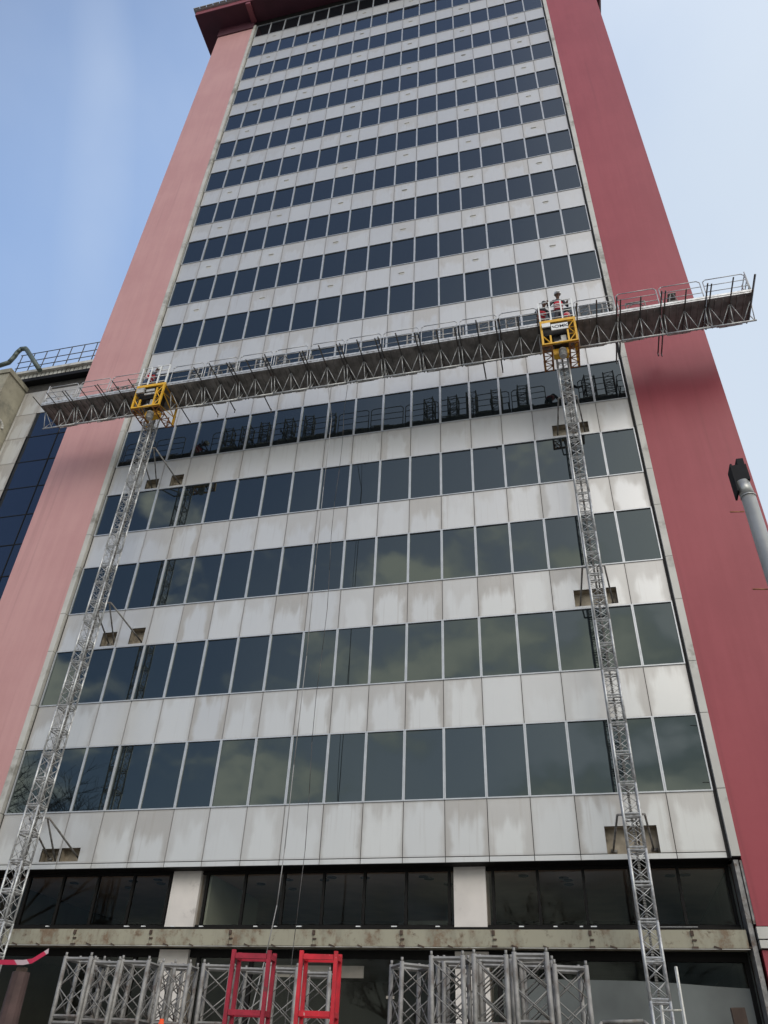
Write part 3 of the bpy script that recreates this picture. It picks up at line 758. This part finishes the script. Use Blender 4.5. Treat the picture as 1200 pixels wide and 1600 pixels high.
# toolbox, ring and cut frames lying behind the rail
tbx = part('wire_ring', MB().path([(20.35 + .28 * math.cos(t * PI / 8), -2.2, DZ + .42 + .28 * math.sin(t * PI / 8)) for t in range(17)], .02, 6).box(20.02, 20.05, -2.23, -2.19, DZ, DZ + .75).box(20.65, 20.68, -2.23, -2.19, DZ, DZ + .75).box(20.02, 20.68, -2.23, -2.19, DZ + .75, DZ + .78), MT['galv2'])
tag(tbx, 'square frame holding a round hoop behind the rail over the red wall', 'frame')
st = MB()
for s in (-1, 1): st.tube((21.55 + s * .04, -2.3, DZ + .78), (21.55 + s * .28, -2.1, DZ), .022, 5).tube((21.55 + s * .04, -1.9, DZ + .78), (21.55 + s * .28, -1.7, DZ), .022, 5)
for z in (.2, .45): st.box(21.55 - .28 + z * .3, 21.55 + .28 - z * .3, -2.27, -1.75, DZ + z, DZ + z + .03)
st.box(21.42, 21.68, -2.33, -1.88, DZ + .78, DZ + .81)
tag(part('step_stool', st, MT['galv2']), 'small grey metal step stool standing behind the rail over the red wall', 'step stool')
pk = MB()
for k in range(7):
    pk.tube((.1 + k * .22, -2.38 + .05 * (k % 3), DZ + .02), (.4 + k * .2, -2.2, DZ + .55 + .1 * (k % 2)), .02, 5)
for k in range(4): pk.tube((.1, -2.3 + k * .05, DZ + .15 + k * .14), (1.75, -2.35, DZ + .22 + k * .13), .018, 5)
for k in range(6): pk.ball((.35 + k * .22, -2.3, DZ + .35 + .12 * (k % 3)), .05, 8, 5)
tag(part('scaffold_fittings', pk, MT['galv2'], kind='stuff'), 'tangle of thin rods and clamps piled on the deck left of the left drive unit', 'rods')

# cables
cb = MB()
pts = [(9.45, -2.0, 21.75)] + [(9.72 + .02 * math.sin(z * .7), -2.05, z) for z in (20, 17, 14, 11, 8, 6)] + [(9.66, -2.05, 4.8), (9.55, -2.1, 3.8), (9.3, -2.3, 2.0), (9.2, -2.4, .16)]
cb.path(pts, .012, 6)
tag(part('power_cable', cb, MT['cable']), 'thin grey cable hanging from the platform down past the lower windows', 'cable')
rp = MB(); pts = [(9.95, -1.3, 22.4)]
for k in range(12): pts.append((9.9 + .05 * math.sin(k * 1.3), -1.3, 21 - k * 1.35))
pts += [(9.9, -1.35, 4.2), (9.85, -1.4, .16)]
rp.path(pts, .008, 5)
tag(part('guide_rope', rp, MT['tube']), 'thinner dark rope hanging beside the grey cable down the facade', 'rope')

# ---------------------------------------------------------------- people
def skin_mesh(joints, bones):
    """joints: name -> (pos, radius); bones: list of pairs; returns an evaluated, smoothed mesh"""
    names = list(joints); idx = {n: i for i, n in enumerate(names)}
    me = bpy.data.meshes.new('body_src'); me.from_pydata([joints[n][0] for n in names], [(idx[a], idx[b]) for a, b in bones], []); me.update()
    o = bpy.data.objects.new('body_src', me); COL.objects.link(o)
    sk = o.modifiers.new('skin', 'SKIN'); sk.branch_smoothing = .6
    for i, n in enumerate(names):
        r = joints[n][1]; sv = me.skin_vertices[0].data[i]
        sv.radius = r if isinstance(r, tuple) else (r, r); sv.use_root = (i == 0)
    sb = o.modifiers.new('sub', 'SUBSURF'); sb.levels = 2; sb.render_levels = 2
    dg = bpy.context.evaluated_depsgraph_get()
    res = bpy.data.meshes.new_from_object(o.evaluated_get(dg)); bpy.data.objects.remove(o); bpy.data.meshes.remove(me)
    return res
def hand_mb(mb, p, d, side=1):
    """palm, four bent fingers of unequal length and a thumb from the side of the palm"""
    d = Vector(d).normalized(); sx = d.orthogonal().normalized() * side; nrm = d.cross(sx); p = Vector(p)
    mb.obox(p + d * .045, .085, .028, .09, Matrix((sx, nrm, d)).transposed())
    for k, L in enumerate((.066, .078, .072, .055)):
        a = p + d * .085 + sx * (-.032 + k * .021); b = a + d * L * .5; c = b + (d * .5 + nrm * .7).normalized() * L * .5
        mb.tube(a, b, .0095, 6, .0088).tube(b, c, .0088, 6, .0070)
    a = p + d * .03 + sx * -.042; b = a + (d * .6 - sx * .6).normalized() * .04
    mb.tube(a, b, .011, 6).tube(b, b + (d * .9 + nrm * .3).normalized() * .03, .010, 6, .008)
def person(label, loc, rz, lean, hands, head_t, vest, helmet, cloth, turn=0):
    """lean: forward bend of the torso in radians; local -Y is forward"""
    t = thing('person', label, 'person', loc, rz); t.scale = (.92, .92, .92)
    c, s = math.cos(lean), math.sin(lean)
    def T(z, x=0, y=0):             # a torso point, bent at the hips (z .93)
        h = z - .93
        return (x, y * c - h * s - .0, .93 + h * c + y * s * -1 * 0)
    J = {}
    J['pelvis'] = ((0, 0, .93), (.165, .12)); J['belly'] = (T(1.10), (.15, .11)); J['chest'] = (T(1.30), (.185, .125)); J['neckbase'] = (T(1.45), (.10, .085))
    nk = Vector(T(1.53)); hd = Vector(head_t) if head_t else Vector((0, -s * .6, c)).normalized()
    J['neck'] = (tuple(nk), .056); hv = (hd + Vector((0, -.15, .35))).normalized()
    J['jaw'] = (tuple(nk + hv * .07), (.075, .085)); J['skull'] = (tuple(nk + hv * .17), (.088, .102)); J['crown'] = (tuple(nk + hv * .235), (.055, .065))
    B = [('pelvis', 'belly'), ('belly', 'chest'), ('chest', 'neckbase'), ('neckbase', 'neck'), ('neck', 'jaw'), ('jaw', 'skull'), ('skull', 'crown')]
    hm = MB()
    for sd, nm in ((-1, 'l'), (1, 'r')):
        sh_ = Vector(T(1.42, sd * .19)); hp = Vector(hands[0 if sd < 0 else 1]); mid = (sh_ + hp) / 2; dv = hp - sh_
        L = .56; drop = math.sqrt(max(.0009, (L / 2) ** 2 - (min(dv.length, L * .98) / 2) ** 2))
        el = mid + (Vector((sd * .5, .45, -.8)).normalized()) * drop
        J['sh' + nm] = (tuple(sh_), .066); J['el' + nm] = (tuple(el), .046); J['wr' + nm] = (tuple(hp), .028)
        B += [('neckbase', 'sh' + nm), ('sh' + nm, 'el' + nm), ('el' + nm, 'wr' + nm)]
        J['hip' + nm] = ((sd * .10, 0, .86), .098); J['kn' + nm] = ((sd * .12, -.04, .48), .066); J['an' + nm] = ((sd * .12, .02, .09), .045); J['toe' + nm] = ((sd * .14, -.15, .045), (.042, .035))
        B += [('pelvis', 'hip' + nm), ('hip' + nm, 'kn' + nm), ('kn' + nm, 'an' + nm), ('an' + nm, 'toe' + nm)]
        hand_mb(hm, hp, (hp - el), sd)
    me = skin_mesh(J, B); me.name = 'body'
    me.materials.clear(); me.materials.append(cloth); me.materials.append(MT['skin'])
    nz = nk - hv * .02
    for p in me.polygons:
        p.use_smooth = True; ce = p.center
        if (ce - nk).dot(hv) > -.03 and (ce - nk).length < .36 and abs(ce.x) < .13: p.material_index = 1
    bo = bpy.data.objects.new('body', me); COL.objects.link(bo); bo.parent = t
    part('hands', hm, MT['skin'], t)
    fwd = Vector((0, -1, 0)); fwd = (fwd - hv * fwd.dot(hv)).normalized(); hc = nk + hv * .16; sxv = Vector((1, 0, 0))
    fc = MB(); fc.tube(hc + fwd * .09 + hv * .01, hc + fwd * .122 - hv * .02, .010, 6, .016)
    for sd in (-1, 1): fc.ball(hc + sxv * sd * .088 + hv * -.01, .028, 8, 6, (.4, .8, 1.1))
    part('face', fc, MT['skin'], t)
    ey = MB()
    for sd in (-1, 1): ey.ball(hc + fwd * .092 + sxv * sd * .034 + hv * .02, .012, 8, 5)
    ey.tube(hc + fwd * .10 - hv * .055 - sxv * .025, hc + fwd * .10 - hv * .055 + sxv * .025, .006, 5)
    part('eyes', ey, MT['hair'], t)
    q = Vector((0, 0, 1)).rotation_difference(hv).to_matrix().to_4x4()
    if helmet:
        h_ = MB().ball((0, 0, 0), .128, 16, 10, (1, 1.12, .95), zmin=-.32).tube((0, -.01, -.045), (0, -.01, -.03), .134, 18).obox((0, -.15, .0), .15, .06, .014, Matrix.Rotation(.3, 3, 'X')).box(-.012, .012, -.12, .12, .10, .128)
        o = part('helmet', h_, MT['helmet'], t); o.matrix_local = Matrix.Translation(hc + hv * .062 + Vector((0, 0, 0))) @ q
        st_ = MB().box(-.095, -.088, -.03, .0, -.14, .0).box(.088, .095, -.03, .0, -.14, .0)
    o = part('hair', MB().ball((0, .02, -.01), .104, 12, 8, (1, 1.1, .9), zmin=-.25), MT['hair'], t); o.matrix_local = Matrix.Translation(hc + hv * .03 - fwd * .012) @ q
    if vest:
        VJ = {'a': (T(.98), (.178, .135)), 'b': (T(1.12), (.168, .130)), 'c': (T(1.30), (.205, .148)), 'd': (T(1.43), (.16, .115))}
        vm = skin_mesh(VJ, [('a', 'b'), ('b', 'c'), ('c', 'd')]); vm.materials.clear(); vm.materials.append(MT['vest'])
        for p in vm.polygons: p.use_smooth = True
        vo = bpy.data.objects.new('vest', vm); COL.objects.link(vo); vo.parent = t
        bd = MB()
        for z in (1.08, 1.22):
            a0 = Vector(T(z)); ax = (Vector(T(z + .1)) - a0).normalized()
            bd.tube(a0, a0 + ax * .035, .0, 4) if False else None
            ring = []
            for k in range(17):
                th = 2 * PI * k / 16; pv = a0 + Vector((math.cos(th) * .198, 0, 0)) + (ax.cross(Vector((1, 0, 0)))).normalized() * math.sin(th) * .148
                ring.append(pv)
            for k in range(16): bd.quad(ring[k], ring[k + 1], ring[k + 1] + ax * .035, ring[k] + ax * .035)
        part('reflective_band', bd, MT['white'], vo)
    return t
person('worker in white helmet and red vest standing behind the yellow unit on the right', (17.80, -2.22, DZ), .15, .38, [(-.42, -.30, 1.12), (.30, -.34, 1.06)], (0, -.3, .9), True, True, MT['cloth'])
person('worker in red vest bent over the rail beside the white-helmeted man', (17.98, -1.95, DZ), 2.7, .55, [(-.25, -.66, .95), (.2, -.66, .92)], None, True, False, MT['cloth'])
person('dark-haired worker in pink-red vest leaning behind the rail left of the lettered unit', (17.12, -1.9, DZ), .5, .85, [(-.3, -.5, .95), (.2, -.52, .95)], None, True, False, MT['cloth'])
person('worker in white helmet and red vest bent over on the deck above the left mast', (1.86, -2.1, DZ), 1.35, .68, [(-.25, -.62, .9), (.2, -.64, .92)], (0, -.8, .4), True, True, MT['cloth2'])

# ---------------------------------------------------------------- pole on the right
pl = thing('steel_pole', 'grey tubular steel pole with step pegs and black box head at the right edge', 'pole', (20.84, -6.0, .0))
part('shaft', MB().tube((0, 0, 0), (0, 0, 11.9), .175, 28, .145).tube((0, 0, 11.9), (0, 0, 11.93), .16, 28).tube((0, 0, 11.93), (-.05, 0, 12.3), .145, 24, .16), MT['greysteel'], pl)
part('head_box', MB().box(-.17, .12, -.13, .17, 12.3, 12.72).box(-.03, .11, -.08, .12, 12.722, 12.93).box(-.21, -.172, -.16, .2, 12.0, 12.74), MT['black'], pl)
for k in range(12):
    z = 11.55 - k * .95; s = -1 if k % 2 == 0 else 1
    part('step_peg', MB().tube((s * .17, 0, z), (s * .44, 0, z + .03), .014, 6), MT['rusty'], pl)

# ---------------------------------------------------------------- material stacked on the ground in front
yard = thing('mast_section', 'x', 'mast section', (0, 0, 0), 0, 'mast sections stored upright in front of the building')
part('lattice_frame', sec_mesh_world, MT['galv2'], yard)
# x, y, top z, rotation, wording
LST = [(8.90, -8.02, 2.95, .03, 'leftmost in front row of left-hand stack'),
       (9.33, -7.96, 3.00, .05, 'second from left in front row of left-hand stack'),
       (9.76, -7.88, 3.01, .05, 'third from left in front row of left-hand stack'),
       (9.05, -7.45, 2.98, .02, 'back row behind the leftmost section'),
       (9.95, -7.35, 3.00, .10, 'back row behind the third from left'),
       (10.35, -7.70, 2.95, .12, 'at the corner in front of the left pilaster'),
       (10.88, -7.38, 2.92, .30, 'just right of the left pilaster, turned slightly'),
       (11.38, -7.18, 2.85, .12, 'behind the left red frame'),
       (11.85, -7.05, 2.87, .10, 'between the two red frames'),
       (12.38, -6.95, 2.88, .16, 'behind the right red frame'),
       (13.78, -6.85, 3.10, .55, 'standing apart right of the red frames, turned corner-on'),
       (14.44, -6.88, 3.24, .03, 'front left of the right-hand stack'),
       (14.50, -6.40, 3.24, .02, 'second row, left end of the right-hand stack'),
       (15.02, -6.74, 3.25, .04, 'front middle of the right-hand stack before the pilaster'),
       (15.06, -6.25, 3.25, .06, 'second row, middle of the right-hand stack'),
       (15.64, -6.60, 3.27, .06, 'front right of the right-hand stack'),
       (15.70, -6.12, 3.25, .03, 'second row, right end of the right-hand stack'),
       (16.15, -6.30, 3.14, .30, 'rightmost and turned slightly, beside the climbing mast')]
for i, (x, y, zt, rz, wd) in enumerate(LST):
    fk = .863 if i < 10 else (.78 if i == 10 else .75)
    x, y, zt = 16.637 + (x - 16.637) * fk, -20.244 + (y + 20.244) * fk, max(2.8, 1.6 + (zt - 1.6) * fk)
    o = yard if i == 0 else dup(yard)
    rz += random.uniform(-.07, .07); zt += random.uniform(-.025, .03)
    o.location = (x, y, zt - SH); o.rotation_euler = (random.uniform(-.012, .012), random.uniform(-.015, .015), rz); o['label'] = 'upper mast section, ' + wd
    p_ = dup(yard, (x, y, zt - 2 * SH), rz); p_['label'] = 'lower mast section, ' + wd
def red_frame(x0, x1, y, rz, zt, label, RM):
    t = thing('red_frame', label, 'steel frame', ((x0 + x1) / 2, y, 0), rz, 'red steel frames')
    w_ = (x1 - x0) / 2 - .021; d = .13; m_ = MB()
    for sx in (-1, 1):
        for sy in (-1, 1): m_.box(sx * w_ - .021, sx * w_ + .021, sy * d - .021, sy * d + .021, 0, zt)
    part('posts', m_, RM, t)
    for z in (zt - .06, zt - .60, .1, .8):
        m2 = MB()
        for sy in (-1, 1): m2.box(-w_ + .026, w_ - .026, sy * d - .022, sy * d + .022, z - .026, z + .026)
        for sx in (-1, 1): m2.box(sx * w_ - .022, sx * w_ + .022, -d + .028, d - .028, z - .026, z + .026)
        part('crossbar', m2, RM, t)
red_frame(12.567, 13.023, -10.769, .12, 2.784, 'tall crimson painted steel frame, the darker left one of two', MT['crimson'])
red_frame(13.327, 13.767, -10.609, .10, 2.800, 'tall bright red steel frame, the right one of two', MT['redsteel'])

# ladder leaning by the right mast
ld = thing('ladder', 'pale aluminium ladder leaning at the foot of the right mast', 'ladder', (17.8, -2.75, .14))
a = MB(); a.tube((-.27, -.35, 0), (-.11, .40, 2.86), .03, 4).tube((.20, -.35, 0), (.27, .42, 3.5), .03, 4)
part('rails', a, MT['ladder'], ld)
for k in range(11):
    f = .05 + k * .095
    part('rung', MB().tube((-.27 + .15 * f, -.35 + .73 * f, 2.78 * f), (.20 + .055 * f, -.35 + .61 * f, 2.78 * f), .018, 6), MT['ladder'], ld)

# low pile of rail frames, timber post and barrier tape
for j in range(3):
    y = -9.3 + j * .16; f = MB(); zt = 2.28 - j * .04
    f.path([(16.50 - .07 * j, y, .0), (16.52 - .07 * j, y, zt - .08), (16.60 - .07 * j, y, zt), (17.06, y, zt + .02), (17.14, y, zt - .05), (17.15, y, .0)], .022, 6)
    for k in range(6): f.tube((16.60 + k * .09, y, .4), (16.60 + k * .09, y, zt - .01), .011, 5)
    f.tube((16.52, y, zt - .3), (17.14, y, zt - .3), .015, 5)
    tag(part('rail_frame', f, MT['galv2']), '%s of three grey rail frames leaning together right of the mast sections' % ('nearest', 'middle', 'rearmost')[j], 'frame', 'rail frames')
tag(part('timber_post', MB().obox((18.88, -3.8, 1.5), .22, .16, 2.75, Matrix.Rotation(-.03, 3, 'Y')), MT['wood']), 'short dark timber post at the lower right in front of the glass', 'post')
wp = thing('draped_post', 'brown post wrapped in dull sheeting at the lower left', 'post', (9.981, -11.024, .0))
m_ = MB(); rr = random.Random(5); prev = None
for k in range(9):
    z = .0 + k * .315; ring = [(math.cos(q * PI / 5) * (.17 - k * .009 + rr.uniform(-.02, .02)), math.sin(q * PI / 5) * (.15 - k * .008), z) for q in range(10)]
    if prev:
        for q in range(10): m_.quad(prev[q], prev[(q + 1) % 10], ring[(q + 1) % 10], ring[q], True)
    prev = ring
part('sheeting', m_, simple('brown_sheeting', (.075, .045, .04), .8, var=.35, scale=4), wp)
part('timber', MB().box(-.045, .045, -.045, .045, .0, 2.57), MT['wood'], wp)
m, nt_, b_ = mat('striped_tape'); tc_ = N(nt_, 'ShaderNodeTexCoord'); sx_ = N(nt_, 'ShaderNodeSeparateXYZ'); nt_.links.new(tc_.outputs['Object'], sx_.inputs[0])
fr_ = math_(nt_, 'FRACT', math_(nt_, 'MULTIPLY', math_(nt_, 'ADD', sx_.outputs[0], sx_.outputs[2]), 2.2))
nt_.links.new(mixc(nt_, sstep(nt_, fr_, .60, .64), (.62, .04, .10), (.66, .50, .53)), b_.inputs['Base Color']); b_.inputs['Roughness'].default_value = .35
tp = MB(); P = [(8.899, -11.147, 2.535), (9.309, -11.139, 2.568), (9.719, -11.122, 2.584), (10.047, -11.122, 2.584), (10.161, -11.122, 2.6), (10.334, -11.106, 2.707)]
for q0, q1 in zip(P[:-1], P[1:]):
    tp.quad(q0, q1, (q1[0], q1[1] - .012, q1[2] + .05), (q0[0], q0[1] - .012, q0[2] + .05)); 
    tp.quad((q0[0], q0[1] + .003, q0[2]), (q0[0], q0[1] - .009, q0[2] + .05), (q1[0], q1[1] - .009, q1[2] + .05), (q1[0], q1[1] + .003, q1[2]))
tag(part('barrier_tape', tp, m), 'red and white barrier tape tied to the brown post at the lower left', 'tape')
cn = thing('traffic_cone', 'orange cone tip poking up before the left-hand stack', 'cone', (11.854, -10.925, 1.505))
part('cone_body', MB().tube((0, 0, .03), (0, 0, .60), .12, 16, .022).box(-.15, .15, -.15, .15, 0, .03), MT['orange'], cn)
bx = thing('wooden_crate', 'dark wooden crate carrying the orange cone', 'crate', (11.854, -10.925, 0))
m_ = MB()
for k in range(7): m_.box(-.3, .3, -.3, -.27, k * .21, k * .21 + .19).box(-.3, .3, .27, .3, k * .21, k * .21 + .19).box(-.3, -.27, -.27, .27, k * .21, k * .21 + .19).box(.27, .3, -.27, .27, k * .21, k * .21 + .19)
m_.box(-.3, .3, -.3, .3, 1.473, 1.503)
part('slats', m_, MT['wood'], bx)

# ---------------------------------------------------------------- bare trees across the road, seen mirrored in the glass
def tree(x, y, h, seed, label):
    rnd = random.Random(seed); t = thing('bare_tree', label, 'tree', (x, y, 0), 0, 'bare trees across the road')
    tr_, cr = MB(), MB()
    def grow(mb, p, d, L, r, lv):
        q = p + d * L; mb.tube(p, q, r, 6, r * .72)
        if lv == 0: return
        for k in range(3 if lv > 1 else 4):
            ax = Vector((rnd.uniform(-1, 1), rnd.uniform(-1, 1), rnd.uniform(-.1, .5))).normalized()
            nd = (d * .75 + ax * .75).normalized()
            grow(cr, p + d * L * rnd.uniform(.55, 1), nd, L * rnd.uniform(.58, .8), r * .58, lv - 1)
    grow(tr_, Vector((0, 0, 0)), Vector((rnd.uniform(-.05, .05), 0, 1)).normalized(), h * .38, h * .011, 6)
    part('trunk', tr_, MT['bark'], t); part('crown', cr, MT['bark'], t)
tree(-8.2, -9.0, 17.0, 3, 'tall bare tree mirrored in the lowest left windows')
tree(11.5, -34, 13, 2, 'bare tree across the road mirrored behind the red frames')
tree(5.0, -36, 14, 4, 'bare tree across the road mirrored left of the left pilaster')
tree(16.5, -38, 13, 6, 'bare tree across the road mirrored left of the right pilaster')
